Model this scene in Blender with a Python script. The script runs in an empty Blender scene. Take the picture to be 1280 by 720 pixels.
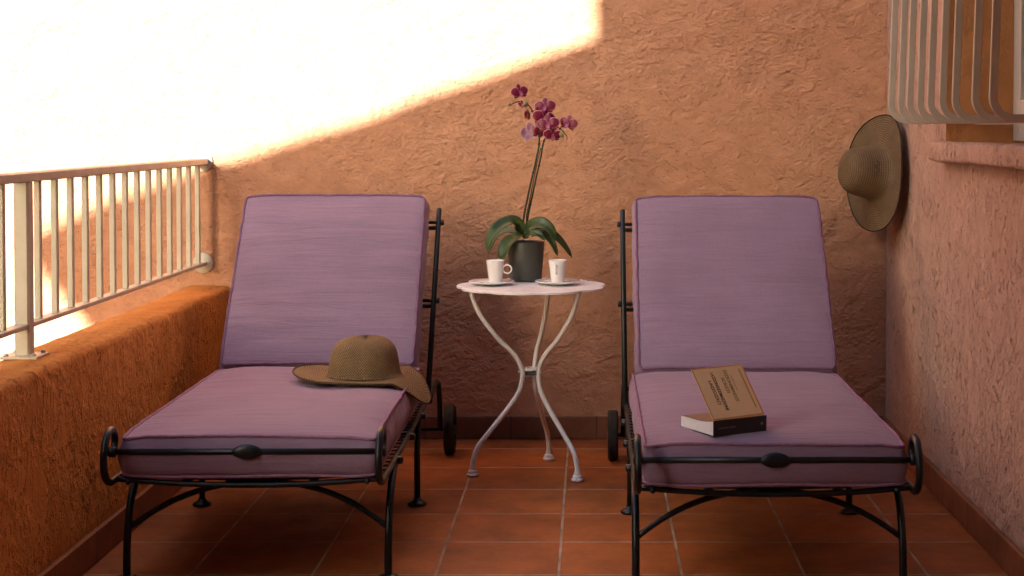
import bpy, math, random
from mathutils import Vector, Matrix, noise
random.seed(7)
PI = math.pi
scene = bpy.context.scene
C = scene.collection

# ------------------------------------------------------------------ helpers
def mesh_obj(name, verts, faces, mat=None, parent=None, smooth=True, uvs=None, cols=None, edge_split=None):
    me = bpy.data.meshes.new(name)
    me.from_pydata([tuple(v) for v in verts], [], faces)
    me.update()
    if smooth:
        me.polygons.foreach_set('use_smooth', [True]*len(me.polygons))
    if uvs is not None:
        ul = me.uv_layers.new(name='UVMap')
        for p in me.polygons:
            us = [uvs[me.loops[li].vertex_index] for li in p.loop_indices]
            for li, uv in zip(p.loop_indices, us): ul.data[li].uv = uv
    if cols is not None:
        ca = me.color_attributes.new(name='rim', type='FLOAT_COLOR', domain='POINT')
        for i, c in enumerate(cols): ca.data[i].color = (c, c, c, 1)
    o = bpy.data.objects.new(name, me)
    C.objects.link(o)
    if mat: me.materials.append(mat)
    if parent: o.parent = parent
    return o

def tag(o, label=None, cat=None, group=None, kind=None):
    if label: o['label'] = label
    if cat: o['category'] = cat
    if group: o['group'] = group
    if kind: o['kind'] = kind
    return o

def empty(name, loc=(0,0,0), rz=0, label=None, cat=None, group=None):
    o = bpy.data.objects.new(name, None); C.objects.link(o)
    o.location = loc; o.rotation_euler = (0,0,rz); o.empty_display_size = .1
    return tag(o, label, cat, group)

class MB:
    def __init__(s): s.v=[]; s.f=[]; s.uv=[]
    def add(s, v, f, uv=None):
        n=len(s.v); s.v += [Vector(x) for x in v]; s.f += [tuple(i+n for i in q) for q in f]
        s.uv += uv if uv else [(0,0)]*len(v)
    def box(s, x0,y0,z0,x1,y1,z1):
        v=[(x0,y0,z0),(x1,y0,z0),(x1,y1,z0),(x0,y1,z0),(x0,y0,z1),(x1,y0,z1),(x1,y1,z1),(x0,y1,z1)]
        s.add(v,[(0,3,2,1),(4,5,6,7),(0,1,5,4),(1,2,6,5),(2,3,7,6),(3,0,4,7)])
    def tube(s, pts, r, n=12, closed=False, cap=True, flat=None):
        """round bar along a polyline; r number or list; flat=(a,b,updir) gives a rectangular bar"""
        pts=[Vector(p) for p in pts]; m=len(pts)
        rs = r if isinstance(r,(list,tuple)) else [r]*m
        T=[]
        for i in range(m):
            if closed: t=pts[(i+1)%m]-pts[i-1]
            else: t=pts[min(i+1,m-1)]-pts[max(i-1,0)]
            T.append(t.normalized())
        u = Vector(flat[2]) if flat else (Vector((0,0,1)) if abs(T[0].z)<.9 else Vector((1,0,0)))
        u=(u-T[0]*u.dot(T[0])).normalized()
        base=len(s.v); V=[]; 
        for i in range(m):
            u=(u-T[i]*u.dot(T[i])).normalized(); w=T[i].cross(u)
            if flat:
                a,b=flat[0]/2,flat[1]/2; c=min(a,b)*.28
                for (p,q) in ((a,b-c),(a-c,b),(-a+c,b),(-a,b-c),(-a,-b+c),(-a+c,-b),(a-c,-b),(a,-b+c)): V.append(pts[i]+u*p+w*q)
            else:
                for k in range(n):
                    a=2*PI*k/n; V.append(pts[i]+(u*math.cos(a)+w*math.sin(a))*rs[i])
        if flat: n=8
        F=[]
        for i in range(m if closed else m-1):
            j=(i+1)%m
            for k in range(n):
                l=(k+1)%n; F.append((i*n+k,i*n+l,j*n+l,j*n+k))
        if cap and not closed:
            F.append(tuple(range(n-1,-1,-1))); F.append(tuple((m-1)*n+k for k in range(n)))
        s.add(V,F)
    def lathe(s, prof, n=32, c=(0,0,0), axis=None):
        """prof: list of (r,z)"""
        c=Vector(c); V=[];F=[];UV=[]
        rot = Vector((0,0,1)).rotation_difference(Vector(axis)).to_matrix() if axis else Matrix.Identity(3)
        L=0
        for i,(r,z) in enumerate(prof):
            if i: L+=math.hypot(r-prof[i-1][0], z-prof[i-1][1])
            for k in range(n):
                a=2*PI*k/n; V.append(c+rot@Vector((r*math.cos(a),r*math.sin(a),z))); UV.append((k/n,L))
        for i in range(len(prof)-1):
            for k in range(n):
                l=(k+1)%n; F.append((i*n+k,i*n+l,(i+1)*n+l,(i+1)*n+k))
        if prof[0][0]>1e-5: F.append(tuple(range(n-1,-1,-1)))
        if prof[-1][0]>1e-5: F.append(tuple((len(prof)-1)*n+k for k in range(n)))
        s.add(V,F,UV)
    def build(s, name, mat, parent=None, smooth=True, bevel=0, uvs=False):
        o=mesh_obj(name, s.v, s.f, mat, parent, smooth, s.uv if uvs else None)
        if bevel:
            b=o.modifiers.new('bevel','BEVEL'); b.width=bevel; b.segments=3; b.limit_method='ANGLE'; b.angle_limit=.6
            w=o.modifiers.new('wn','WEIGHTED_NORMAL'); w.keep_sharp=False
        return o

def sharp(o, ang=.7):
    """flat-looking faces with smooth rounding only where shallow"""
    me=o.data
    import bmesh
    bm=bmesh.new(); bm.from_mesh(me)
    for e in bm.edges:
        if len(e.link_faces)==2 and e.calc_face_angle(0)>ang: e.smooth=False
    bm.to_mesh(me); bm.free(); return o

def spline(P, n=8, closed=False):
    P=[Vector(p) for p in P]; m=len(P); out=[]
    rng = m if closed else m-1
    for i in range(rng):
        if closed: p0,p1,p2,p3=P[i-1],P[i],P[(i+1)%m],P[(i+2)%m]
        else: p0,p1,p2,p3=P[max(i-1,0)],P[i],P[i+1],P[min(i+2,m-1)]
        for k in range(n):
            t=k/n
            out.append(.5*((2*p1)+(p2-p0)*t+(2*p0-5*p1+4*p2-p3)*t*t+(3*p1-p0-3*p2+p3)*t**3))
    if not closed: out.append(P[-1])
    return out

# ------------------------------------------------------------------ camera
CH = 1.10; PITCH = math.radians(1.5); FPX = 1950.0
PX, PY = 739.0, 160.0 + FPX*math.tan(PITCH)
cam = bpy.data.cameras.new('camera'); co = bpy.data.objects.new('camera', cam); C.objects.link(co)
co.location=(0,0,CH); co.rotation_euler=(PI/2-PITCH,0,0)
cam.sensor_width=36; cam.lens=36*FPX/1280
cam.shift_x=-(PX-640)/1280; cam.shift_y=-(360-PY)/1280
cam.clip_start=.05; cam.clip_end=500
scene.camera=co
def P(px, py, Y):
    """point on the plane y=Y under a pixel of the photograph (used to read off real positions)"""
    a=(px-PX)/FPX; b=-(py-PY)/FPX
    d=Vector((a, math.cos(PITCH)+b*math.sin(PITCH), -math.sin(PITCH)+b*math.cos(PITCH)))
    return Vector((0,0,CH))+d*(Y/d.y)

# ------------------------------------------------------------------ materials
def mat(name):
    m=bpy.data.materials.new(name); m.use_nodes=True
    nt=m.node_tree; b=nt.nodes['Principled BSDF']
    return m, nt, b
class N:
    """tiny node-graph helper"""
    def __init__(s, nt): s.nt=nt
    def __call__(s, typ, ins=None, **kw):
        n=s.nt.nodes.new(typ)
        for k,v in kw.items(): setattr(n,k,v)
        for k,v in (ins or {}).items():
            if isinstance(v, bpy.types.NodeSocket): s.nt.links.new(v, n.inputs[k])
            else: n.inputs[k].default_value=v
        return n
    def math(s, op, a, b=0.0, c=None, clamp=False):
        ins={0:a,1:b}
        if c is not None: ins[2]=c
        return s('ShaderNodeMath', ins, operation=op, use_clamp=clamp).outputs[0]
    def mix(s, f, a, b, typ='MIX'):
        n=s.nt.nodes.new('ShaderNodeMix'); n.data_type='RGBA'; n.blend_type=typ
        for i,v in ((0,f),(6,a),(7,b)):
            if isinstance(v, bpy.types.NodeSocket): s.nt.links.new(v,n.inputs[i])
            else: n.inputs[i].default_value=v if i==0 else (*v,1)
        return n.outputs[2]
    def ramp(s, f, stops, interp='LINEAR'):
        n=s.nt.nodes.new('ShaderNodeValToRGB'); n.color_ramp.interpolation=interp
        while len(n.color_ramp.elements)<len(stops): n.color_ramp.elements.new(.5)
        for e,(p,c) in zip(n.color_ramp.elements,stops):
            e.position=p; e.color=(c,c,c,1) if isinstance(c,(int,float)) else (*c,1)
        s.nt.links.new(f,n.inputs[0]); return n.outputs[0]
    def noise(s, vec, scale, detail=4, rough=.55, dist=0):
        return s('ShaderNodeTexNoise', {'Vector':vec,'Scale':scale,'Detail':detail,'Roughness':rough,'Distortion':dist}).outputs[0]

def stucco(name, base, alt, seed=0, vertical=False, amp=1.0, pits=.35):
    m,nt,b=mat(name); g=N(nt)
    pos=g('ShaderNodeNewGeometry').outputs['Position']
    mp=g('ShaderNodeMapping',{'Vector':pos,'Location':(seed,seed*2.1,seed*.7),'Rotation':(.35,.45,0) if not vertical else (0,0,0),'Scale':(1,1,.86) if vertical else (.85,1,1.15)}).outputs[0]
    warp=g('ShaderNodeTexNoise',{'Vector':mp,'Scale':7.0,'Detail':2})
    wv=g('ShaderNodeVectorMath',{0:warp.outputs['Color'],1:(.05,.05,.05)},operation='MULTIPLY').outputs[0]
    wp=g('ShaderNodeVectorMath',{0:mp,1:wv},operation='ADD').outputs[0]
    mask=g.ramp(g.noise(wp,3.4,6,.72),[(.46,0),(.56,1)])            # rough patches between trowelled-smooth ones
    und=g.noise(mp,4.5,3,.5)
    grain=g.noise(pos,110,2,.5)
    vor=g('ShaderNodeTexVoronoi',{'Vector':wp,'Scale':62.0,'Randomness':1.0},feature='F1').outputs['Distance']
    lump=g.math('ADD',g.math('MULTIPLY',g.math('SUBTRACT',1.0,vor),.8),g.math('MULTIPLY',g.ramp(g.noise(wp,48,4,.6),[(.3,0),(.7,1)]),.55))
    big=g.noise(wp,21,3,.5)
    torn=g.ramp(g.noise(wp,15,5,.62),[(.43,0),(.57,1)])           # ragged trowel edges
    torn2=g.ramp(g.noise(mp,6.5,6,.62),[(.46,0),(.52,1)])
    h=g.math('MULTIPLY_ADD',und,2.2,g.math('MULTIPLY',big,.9))
    h=g.math('MULTIPLY_ADD',g.math('MULTIPLY',lump,g.math('MULTIPLY_ADD',mask,.90,.05)),.62,h)
    h=g.math('MULTIPLY_ADD',g.math('MULTIPLY',torn,g.math('MULTIPLY_ADD',mask,.8,.0)),.24,h)
    h=g.math('MULTIPLY_ADD',torn2,.38,h)
    h=g.math('MULTIPLY_ADD',grain,.12,h)
    pv=g('ShaderNodeMapping',{'Vector':wp,'Scale':(1,1,.62)}).outputs[0]
    pit=g.ramp(g.noise(pv,75,3,.6),[(.57,0),(.64,1)])
    pit=g.math('MULTIPLY',pit,g.ramp(g.noise(mp,7,6,.75),[(.45,0),(.56,1)]))
    h=g.math('MULTIPLY_ADD',pit,-pits*1.6,h)
    bump=g('ShaderNodeBump',{'Height':h,'Strength':1.0,'Distance':.0046*amp})
    nt.links.new(bump.outputs[0],b.inputs['Normal'])
    col=g.mix(g.ramp(g.noise(mp,1.7,5,.6),[(.35,0),(.65,1)]),base,alt)
    dirt=g.ramp(g.noise(wp,13,7,.75),[(.35,.86),(.62,1.06)])
    col=g.mix(1.0,col,dirt,'MULTIPLY')
    col=g.mix(g.math('MULTIPLY',pit,pits),col,tuple(c*.5 for c in base))
    nt.links.new(col,b.inputs['Base Color'])
    b.inputs['Roughness'].default_value=.92; b.inputs['Specular IOR Level'].default_value=.2
    return m

M={}
M['wall']=stucco('salmon_stucco',(.54,.275,.160),(.58,.31,.188),0,False,1.55,.16)
M['wall_right']=stucco('salmon_stucco_rough',(.56,.36,.275),(.60,.395,.31),5,True,1.5,.65)
M['parapet']=stucco('orange_stucco',(.62,.250,.058),(.66,.285,.078),9,True,1.7,.45)

M['reveal']=stucco('reveal_orange_bounce',(.56,.26,.10),(.60,.29,.12),3,True,.8,.1)  # warm bounce light in the recess, painted in as orange
def tile_mat(name, c1, c2, x0, y0, w, grout, gw=.006, plane='XY'):
    m,nt,b=mat(name); g=N(nt)
    pos=g('ShaderNodeNewGeometry').outputs['Position']
    if plane=='XY': v=g('ShaderNodeMapping',{'Vector':pos,'Location':(-x0,-y0,0)}).outputs[0]
    else:
        sp=g('ShaderNodeSeparateXYZ',{0:pos})
        v=g('ShaderNodeCombineXYZ',{0:sp.outputs[0 if plane=='XZ' else 1],1:5.0}).outputs[0]
        v=g('ShaderNodeMapping',{'Vector':v,'Location':(-x0 if plane=='XZ' else -y0,-4.9,0)}).outputs[0]
    br=g('ShaderNodeTexBrick',{'Vector':v,'Scale':1.0,'Mortar Size':gw/2,'Mortar Smooth':.15,'Brick Width':w,'Row Height':w,'Bias':0.0,'Color1':(0,0,0,1),'Color2':(1,1,1,1),'Mortar':(.5,.5,.5,1)},offset=0.0,squash=1.0)
    col=g.mix(br.outputs['Color'],c1,c2)
    blot=g.ramp(g.noise(pos,7,6,.65),[(.3,.62),(.7,1.22)])
    col=g.mix(1.0,col,blot,'MULTIPLY')
    sm=g.ramp(g.noise(pos,60,4,.7),[(.3,.9),(.7,1.08)])
    col=g.mix(1.0,col,sm,'MULTIPLY')
    grc=g.mix(g.ramp(g.noise(pos,11,4),[(.35,0),(.65,1)]),grout,tuple(c*.55 for c in grout))
    col=g.mix(br.outputs['Fac'],col,grc)
    nt.links.new(col,b.inputs['Base Color'])
    r=g.ramp(g.noise(pos,9,5,.6),[(.3,.46),(.7,.68)])
    nt.links.new(g.math('MAXIMUM',r,g.math('MULTIPLY',br.outputs['Fac'],.85)),b.inputs['Roughness'])
    h=g.math('MULTIPLY_ADD',br.outputs['Fac'],-1.0,g.math('MULTIPLY',g.noise(pos,14,4),.55))
    bump=g('ShaderNodeBump',{'Height':h,'Strength':1.0,'Distance':.0014})
    nt.links.new(bump.outputs[0],b.inputs['Normal'])
    return m
TX,TY,TW=-.0805,4.118,.303
M['tile']=tile_mat('terracotta_tile',(.45,.130,.028),(.30,.076,.015),TX,TY,TW,(.52,.38,.27),.0075)
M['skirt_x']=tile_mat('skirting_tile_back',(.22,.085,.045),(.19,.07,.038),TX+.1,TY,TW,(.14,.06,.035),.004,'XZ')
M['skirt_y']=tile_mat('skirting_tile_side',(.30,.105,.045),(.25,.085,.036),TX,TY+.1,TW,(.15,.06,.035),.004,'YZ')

def plain(name, col, rough=.5, metal=0, bump=None, var=.12, vscale=20, coat=0, spec=.5):
    m,nt,b=mat(name); g=N(nt)
    oc=g('ShaderNodeTexCoord').outputs['Object']
    n=g.ramp(g.noise(oc,vscale,5,.6),[(.3,1-var),(.7,1+var)])
    nt.links.new(g.mix(1.0,col,n,'MULTIPLY'),b.inputs['Base Color'])
    nt.links.new(g.ramp(g.noise(oc,vscale*1.7,4,.6),[(.3,max(rough-.08,.02)),(.7,rough+.1)]),b.inputs['Roughness'])
    b.inputs['Metallic'].default_value=metal; b.inputs['Coat Weight'].default_value=coat
    b.inputs['Specular IOR Level'].default_value=spec
    if bump:
        bp=g('ShaderNodeBump',{'Height':g.noise(oc,bump[0],4,.6),'Strength':1.0,'Distance':bump[1]})
        nt.links.new(bp.outputs[0],b.inputs['Normal'])
    return m
M['iron']=plain('dark_green_wrought_iron',(.006,.011,.014),.36,0,(140,.0006),.25,30)
M['rubber']=plain('black_rubber',(.012,.012,.013),.7,0,(90,.0004))
M['cream_paint']=plain('cream_painted_steel',(.54,.49,.40),.42,0,(60,.0005),.10,14)
M['grille_paint']=plain('beige_painted_steel',(.66,.60,.50),.42,0,(60,.0004),.06,14)
M['white_paint']=plain('white_painted_iron',(.80,.80,.82),.35,0,(90,.0004),.06,20)
M['porcelain']=plain('white_porcelain',(.86,.86,.86),.12,0,None,.01,10,.4)
M['pot']=plain('dark_grey_ceramic_pot',(.060,.066,.058),.42,0,(40,.0008),.25,9)
M['bark']=plain('orchid_bark',(.07,.045,.025),.9,0,(80,.006),.5,60)
M['stem']=plain('orchid_stem_green',(.026,.040,.018),.55,0,None,.3,40)
M['bud']=plain('orchid_bud_green',(.24,.23,.10),.5,0,None,.3,90)
M['steel']=plain('stainless_steel',(.6,.6,.6),.2,1)
M['chrome']=plain('bright_metal_edge',(.7,.7,.7),.3,.6)
M['badge']=plain('dark_badge',(.02,.022,.028),.35)
M['window_paint']=plain('white_window_frame',(.72,.67,.58),.4,0,None,.03)
M['darkglass']=plain('dark_window_glass',(.03,.035,.04),.05,0,None,.01)
M['paper']=plain('book_pages',(.80,.80,.79),.85,0,None,.03,60)
M['cover']=plain('tan_book_cover',(.84,.58,.33),.5,0,None,.04,30)
M['cover_edge']=plain('orange_cover_border',(.58,.27,.10),.42,0,None,.03,30)
M['page_shade']=plain('brown_page_shade',(.22,.13,.075),.7)
M['spine']=plain('black_book_spine',(.012,.011,.012),.38)
M['ink']=plain('black_print',(.03,.022,.02),.6)
M['ink_olive']=plain('olive_print',(.22,.17,.02),.6)
M['ink_brown']=plain('brown_print',(.24,.11,.06),.6)
M['ink_grey']=plain('grey_print',(.22,.20,.19),.6)
M['stitch']=plain('dark_stitching',(.03,.018,.012),.8)
M['timber']=plain('dark_blocker_timber',(.07,.045,.03),.8,0,(30,.002),.2,9)  # dark finish of the added light blockers around the viewer
M['left_blocker']=plain('dark_green_blocker',(.06,.075,.06),.9,0,(30,.004),.15,4)
M['ground']=plain('garden_soil_ground',(.10,.09,.06),.95,0,(30,.01),.2,6)
M['shadow_caster']=plain('pale_caster_render',(.45,.36,.28),.9,0,(30,.004),.1,6)

def leaf_mat():
    m,nt,b=mat('orchid_leaf'); g=N(nt)
    uv=g('ShaderNodeUVMap').outputs[0]; s=g('ShaderNodeSeparateXYZ',{0:uv})
    n=g.noise(g('ShaderNodeTexCoord').outputs['Object'],25,4)
    col=g.mix(g.ramp(n,[(.35,0),(.65,1)]),(.024,.058,.016),(.060,.095,.020))
    mid=g.ramp(g.math('ABSOLUTE',g.math('SUBTRACT',s.outputs[0],.5)),[(0.0,.55),(.05,1.0)])
    col=g.mix(1.0,col,mid,'MULTIPLY')
    nt.links.new(col,b.inputs['Base Color']); b.inputs['Roughness'].default_value=.36
    w=g('ShaderNodeTexWave',{'Vector':uv,'Scale':6.0,'Distortion':1.0},wave_type='BANDS',bands_direction='X')
    bp=g('ShaderNodeBump',{'Height':w.outputs[1],'Strength':.4,'Distance':.0006}); nt.links.new(bp.outputs[0],b.inputs['Normal'])
    return m
M['leaf']=leaf_mat()
def petal_mat(name,inner,edge,p0=.72,p1=.97):
    m,nt,b=mat(name); g=N(nt)
    a=g('ShaderNodeAttribute',attribute_name='rim').outputs['Fac']
    v=g.noise(g('ShaderNodeTexCoord').outputs['Object'],220,3,.6)
    f=g.math('ADD',a,g.math('MULTIPLY_ADD',v,.22,-.11))
    col=g.mix(g.ramp(f,[(p0,0),(p1,1)]),inner,edge)
    nt.links.new(col,b.inputs['Base Color']); b.inputs['Roughness'].default_value=.45
    b.inputs['Subsurface Weight'].default_value=.0
    return m
M['petal']=petal_mat('orchid_petal_wine',(.19,.006,.040),(.70,.33,.46),.84,1.02)
M['petal_pale']=petal_mat('orchid_petal_pale',(.56,.30,.46),(.72,.50,.66),.3,.95)
M['petal_red']=petal_mat('orchid_petal_red',(.34,.035,.05),(.62,.22,.24),.7,.98)
M['lip']=petal_mat('orchid_lip',(.52,.16,.30),(.25,.02,.08),.3,.9)

def fabric():
    m,nt,b=mat('lilac_canvas'); g=N(nt)
    tc=g('ShaderNodeTexCoord'); oc=tc.outputs['Object']
    s=g('ShaderNodeSeparateXYZ',{0:oc})
    wx=g('ShaderNodeTexWave',{'Vector':oc,'Scale':260.0,'Distortion':1.5,'Detail':2,'Detail Scale':.4},wave_type='BANDS',bands_direction='X').outputs[1]
    wy=g('ShaderNodeTexWave',{'Vector':oc,'Scale':260.0,'Distortion':1.5,'Detail':2,'Detail Scale':.4},wave_type='BANDS',bands_direction='Y').outputs[1]
    thr=g('ShaderNodeMapping',{'Vector':oc,'Scale':(40,900,300)}).outputs[0]
    t1=g.noise(thr,1,2)
    thr2=g('ShaderNodeMapping',{'Vector':oc,'Scale':(900,40,300)}).outputs[0]
    t2=g.noise(thr2,1,2)
    f=g.math('ADD',g.math('MULTIPLY',t1,.5),g.math('MULTIPLY',t2,.5))
    col=g.mix(g.ramp(f,[(.35,0),(.65,1)]),(.268,.182,.272),(.310,.216,.308))
    blot=g.ramp(g.noise(oc,5,5,.6),[(.3,.90),(.7,1.06)])
    col=g.mix(1.0,col,blot,'MULTIPLY')
    nt.links.new(col,b.inputs['Base Color'])
    b.inputs['Roughness'].default_value=.9; b.inputs['Specular IOR Level'].default_value=.15
    b.inputs['Sheen Weight'].default_value=.12; b.inputs['Sheen Roughness'].default_value=.5
    crv=g('ShaderNodeMapping',{'Vector':oc,'Scale':(2.5,30,18)}).outputs[0]
    fold=g.noise(crv,1.0,4,.55,.35)
    h=g.math('MULTIPLY_ADD',f,.03,g.math('MULTIPLY',fold,.9))
    h=g.math('MULTIPLY_ADD',g.noise(oc,22,4),.12,h)
    bp=g('ShaderNodeBump',{'Height':h,'Strength':1.0,'Distance':.0085}); nt.links.new(bp.outputs[0],b.inputs['Normal'])
    return m
M['fabric']=fabric()
M['piping']=plain('lilac_piping',(.30,.165,.26),.85,0,(300,.0006),.15,80,0,.15)
M['piping_dark']=plain('plum_piping',(.22,.12,.20),.85,0,(300,.0006),.15,80,0,.15)

def straw(name, c1, c2, su, sv, bump=.0012, mode='basket', tint=None):
    m,nt,b=mat(name); g=N(nt)
    uv=g('ShaderNodeUVMap').outputs[0]; s=g('ShaderNodeSeparateXYZ',{0:uv})
    oc=g('ShaderNodeTexCoord').outputs['Object']
    a=g.math('SINE',g.math('MULTIPLY',s.outputs[1],sv*2*PI))
    shift=g.math('MULTIPLY',g.math('SIGN',a),.25)
    cc=g.math('SINE',g.math('MULTIPLY',g.math('ADD',g.math('MULTIPLY',s.outputs[0],su),shift),2*PI))
    w=g.math('MULTIPLY_ADD',g.math('MULTIPLY',g.math('ABSOLUTE',a),g.math('MULTIPLY_ADD',cc,.5,.5)),.8,g.math('MULTIPLY',g.noise(oc,260,3,.6),.35))
    if mode=='rings': w=g.math('MULTIPLY_ADD',g.math('MULTIPLY_ADD',a,.5,.5),.55,g.math('MULTIPLY',w,.5))
    col=g.mix(g.ramp(w,[(.15,0),(.75,1)]),c1,c2)
    v=g.ramp(g.noise(oc,14,5,.7),[(.3,.75),(.7,1.2)])
    col=g.mix(1.0,col,v,'MULTIPLY')
    if tint:
        col=g.mix(g.ramp(g.noise(oc,5,3),[(.4,0),(.62,.8)]),col,tint)
    nt.links.new(col,b.inputs['Base Color']); b.inputs['Roughness'].default_value=.75; b.inputs['Specular IOR Level'].default_value=.25
    bp=g('ShaderNodeBump',{'Height':w,'Strength':1.0,'Distance':bump}); nt.links.new(bp.outputs[0],b.inputs['Normal'])
    return m
M['straw_tan']=straw('woven_tan_straw',(.085,.052,.024),(.44,.29,.14),80,130,.002)
M['straw_green']=straw('braided_olive_straw',(.085,.056,.032),(.25,.165,.088),60,130,.0015,'rings')

# ------------------------------------------------------------------ setting
YW=5.50; XR=1.04; XL=-1.27; XO=-1.43; PH=.545
def sheet(name, x0,y0,x1,y1,z,m):
    o=mesh_obj(name,[(x0,y0,z),(x1,y0,z),(x1,y1,z),(x0,y1,z)],[(0,1,2,3)],m,None,False); tag(o,kind='structure'); return o
sheet('ground',-80,-80,80,80,-2.8,M['ground'])
b=MB(); b.box(XO,-1.6,-.25,XR+.3,YW+.05,0); fl=b.build('floor',M['tile'],None,False); tag(fl,kind='structure')

# back wall (thing) with its skirting
bw=empty('wall',(0,YW,0),0,'rough salmon stucco wall at the back, upper left bleached by sunlight','wall')
b=MB(); b.box(-6,0,-2.79,XR+.6,.25,3.4); b.build('masonry',M['wall'],bw,False)
b=MB(); b.box(XL+.002,-.016,.001,XR-.002,-.0005,.082); b.build('skirting',M['skirt_x'],bw,True,.004)

fw=MB(); fw.box(XL-.16,-2.0,.001,XR+.3,-1.602,3.4); fw=fw.build('wall',M['timber'],None,False); tag(fw,'dark end wall added unseen behind the viewer, cuts light from the front','wall')  # added out of view to hold back light from the front
sw=MB(); sw.box(XO-.01,-1.6,PH+.03,XL+.01,1.6,2.948); sw=sw.build('wall',M['timber'],None,False); tag(sw,'added dark side screen, unseen beside the viewer, blocks light from the front left','wall')  # added blocker, keeps front-left sky light off the backrests
cn=MB(); cn.box(XL-.02,-1.99,2.95,XR-.002,3.55,3.12); cn=cn.build('sky_blocker',M['timber'],None,False); tag(cn,'unseen dark canopy over the front of the terrace, above the viewer','sky_blocker')  # added overhead blocker, so less skylight reaches the backrests

# right wall with window opening
rw=empty('wall',(XR,0,0),0,'salmon stucco side wall on the right with a sill, pitted plaster','wall')
ys=[-1.6,3.05,4.52,YW-.001]; zs=[.001,1.03,2.35,3.4]; T=.32
v=[];f=[]
def vi(i,j,k): return (k*4+i)*4+j
for k in range(2):
    for i in range(4):
        for j in range(4): v.append((k*T,ys[i],zs[j]))
for i in range(3):
    for j in range(3):
        if i==1 and j==1: continue
        f.append((vi(i,j,0),vi(i,j+1,0),vi(i+1,j+1,0),vi(i+1,j,0)))
        f.append((vi(i,j,1),vi(i+1,j,1),vi(i+1,j+1,1),vi(i,j+1,1)))
for i in range(3):
    f.append((vi(i,0,0),vi(i+1,0,0),vi(i+1,0,1),vi(i,0,1))); f.append((vi(i,3,0),vi(i,3,1),vi(i+1,3,1),vi(i+1,3,0)))
    f.append((vi(0,i,0),vi(0,i,1),vi(0,i+1,1),vi(0,i+1,0))); f.append((vi(3,i,0),vi(3,i+1,0),vi(3,i+1,1),vi(3,i,1)))
f.append((vi(1,1,0),vi(2,1,0),vi(2,1,1),vi(1,1,1))); f.append((vi(1,2,0),vi(1,2,1),vi(2,2,1),vi(2,2,0)))
f.append((vi(1,1,0),vi(1,1,1),vi(1,2,1),vi(1,2,0))); f.append((vi(2,1,0),vi(2,2,0),vi(2,2,1),vi(2,1,1)))
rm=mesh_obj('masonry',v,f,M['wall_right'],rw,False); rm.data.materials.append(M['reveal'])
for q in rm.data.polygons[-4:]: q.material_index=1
bv=rm.modifiers.new('bevel','BEVEL'); bv.width=.012; bv.segments=3; bv.limit_method='ANGLE'
b=MB(); b.box(-.016,-1.5,.001,-.0005,YW-.018,.082); b.build('skirting',M['skirt_y'],rw,True,.004)
# sill: slab with uneven rounded nose
def slab(x0,x1,y0,y1,z0,z1,n=60,amp=.004,seed=0,r=.012):
    prof=[]
    for (cx,cz,a0) in ((x0+r,z0+r,PI),(x0+r,z1-r,PI/2)):
        for k in range(5):
            a=a0+ (PI/2)*k/4 if cz<z0+2*r and False else a0
        pass
    pr=[(x1,z0)]+[(x0+r-r*math.sin(PI/2*k/4), z0+r-r*math.cos(PI/2*k/4)) for k in range(5)]+[(x0+r-r*math.cos(PI/2*k/4), z1-r+r*math.sin(PI/2*k/4)) for k in range(5)]+[(x1,z1)]
    V=[];F=[];m=len(pr)
    for i in range(n+1):
        t=i/n; y=y0+(y1-y0)*t
        e=1-.12*max(0,1-min(t,1-t)*n/1.5)
        for (x,z) in pr:
            d=Vector((noise.noise(Vector((y*7+seed,z*9,x*3))),0,noise.noise(Vector((y*6+seed+9,z*5,x*4)))))*amp
            V.append(Vector((x if x==x1 else x1+(x-x1)*e,y,z))+d)
    for i in range(n):
        for k in range(m):
            l=(k+1)%m; F.append((i*m+k,i*m+l,(i+1)*m+l,(i+1)*m+k))
    F.append(tuple(range(m))); F.append(tuple(n*m+k for k in range(m-1,-1,-1)))
    return V,F
V,F=slab(-.055,-.001,3.0,4.60,1.004,1.060,70,.004,3)
sl=mesh_obj('sill',V,F,M['wall_right'],rw,True); sharp(sl,1.2)
b=MB(); b.box(-.0005,3.056,1.031,.178,4.514,1.0565); b.build('sill_bed',M['wall_right'],rw,False)
# window set in the opening
b=MB(); wy0,wy1,wz0,wz1=3.06,4.515,1.062,2.345
b.box(.18,wy1-.055,wz0,.25,wy1,wz1); b.box(.18,wy0,wz0,.25,wy0+.055,wz1)
b.box(.18,wy0+.055,wz0,.25,wy1-.055,wz0+.055); b.box(.18,wy0+.055,wz1-.055,.25,wy1-.055,wz1)
wf=b.build('window',M['window_paint'],rw,True,.004)
b=MB(); a0,a1=wy0+.058,wy1-.058
b.box(.168,a1-.06,wz0+.058,.225,a1,wz1-.058); b.box(.168,a0,wz0+.058,.225,a0+.06,wz1-.058)
b.box(.168,a0+.06,wz0+.058,.225,a1-.06,wz0+.118); b.box(.168,a0+.06,wz1-.118,.225,a1-.06,wz1-.058)
b.build('frame',M['window_paint'],wf,True,.004)
b=MB(); b.box(.195,a0+.062,wz0+.12,.205,a1-.062,wz1-.12); b.build('pane',M['darkglass'],wf,False)

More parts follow.
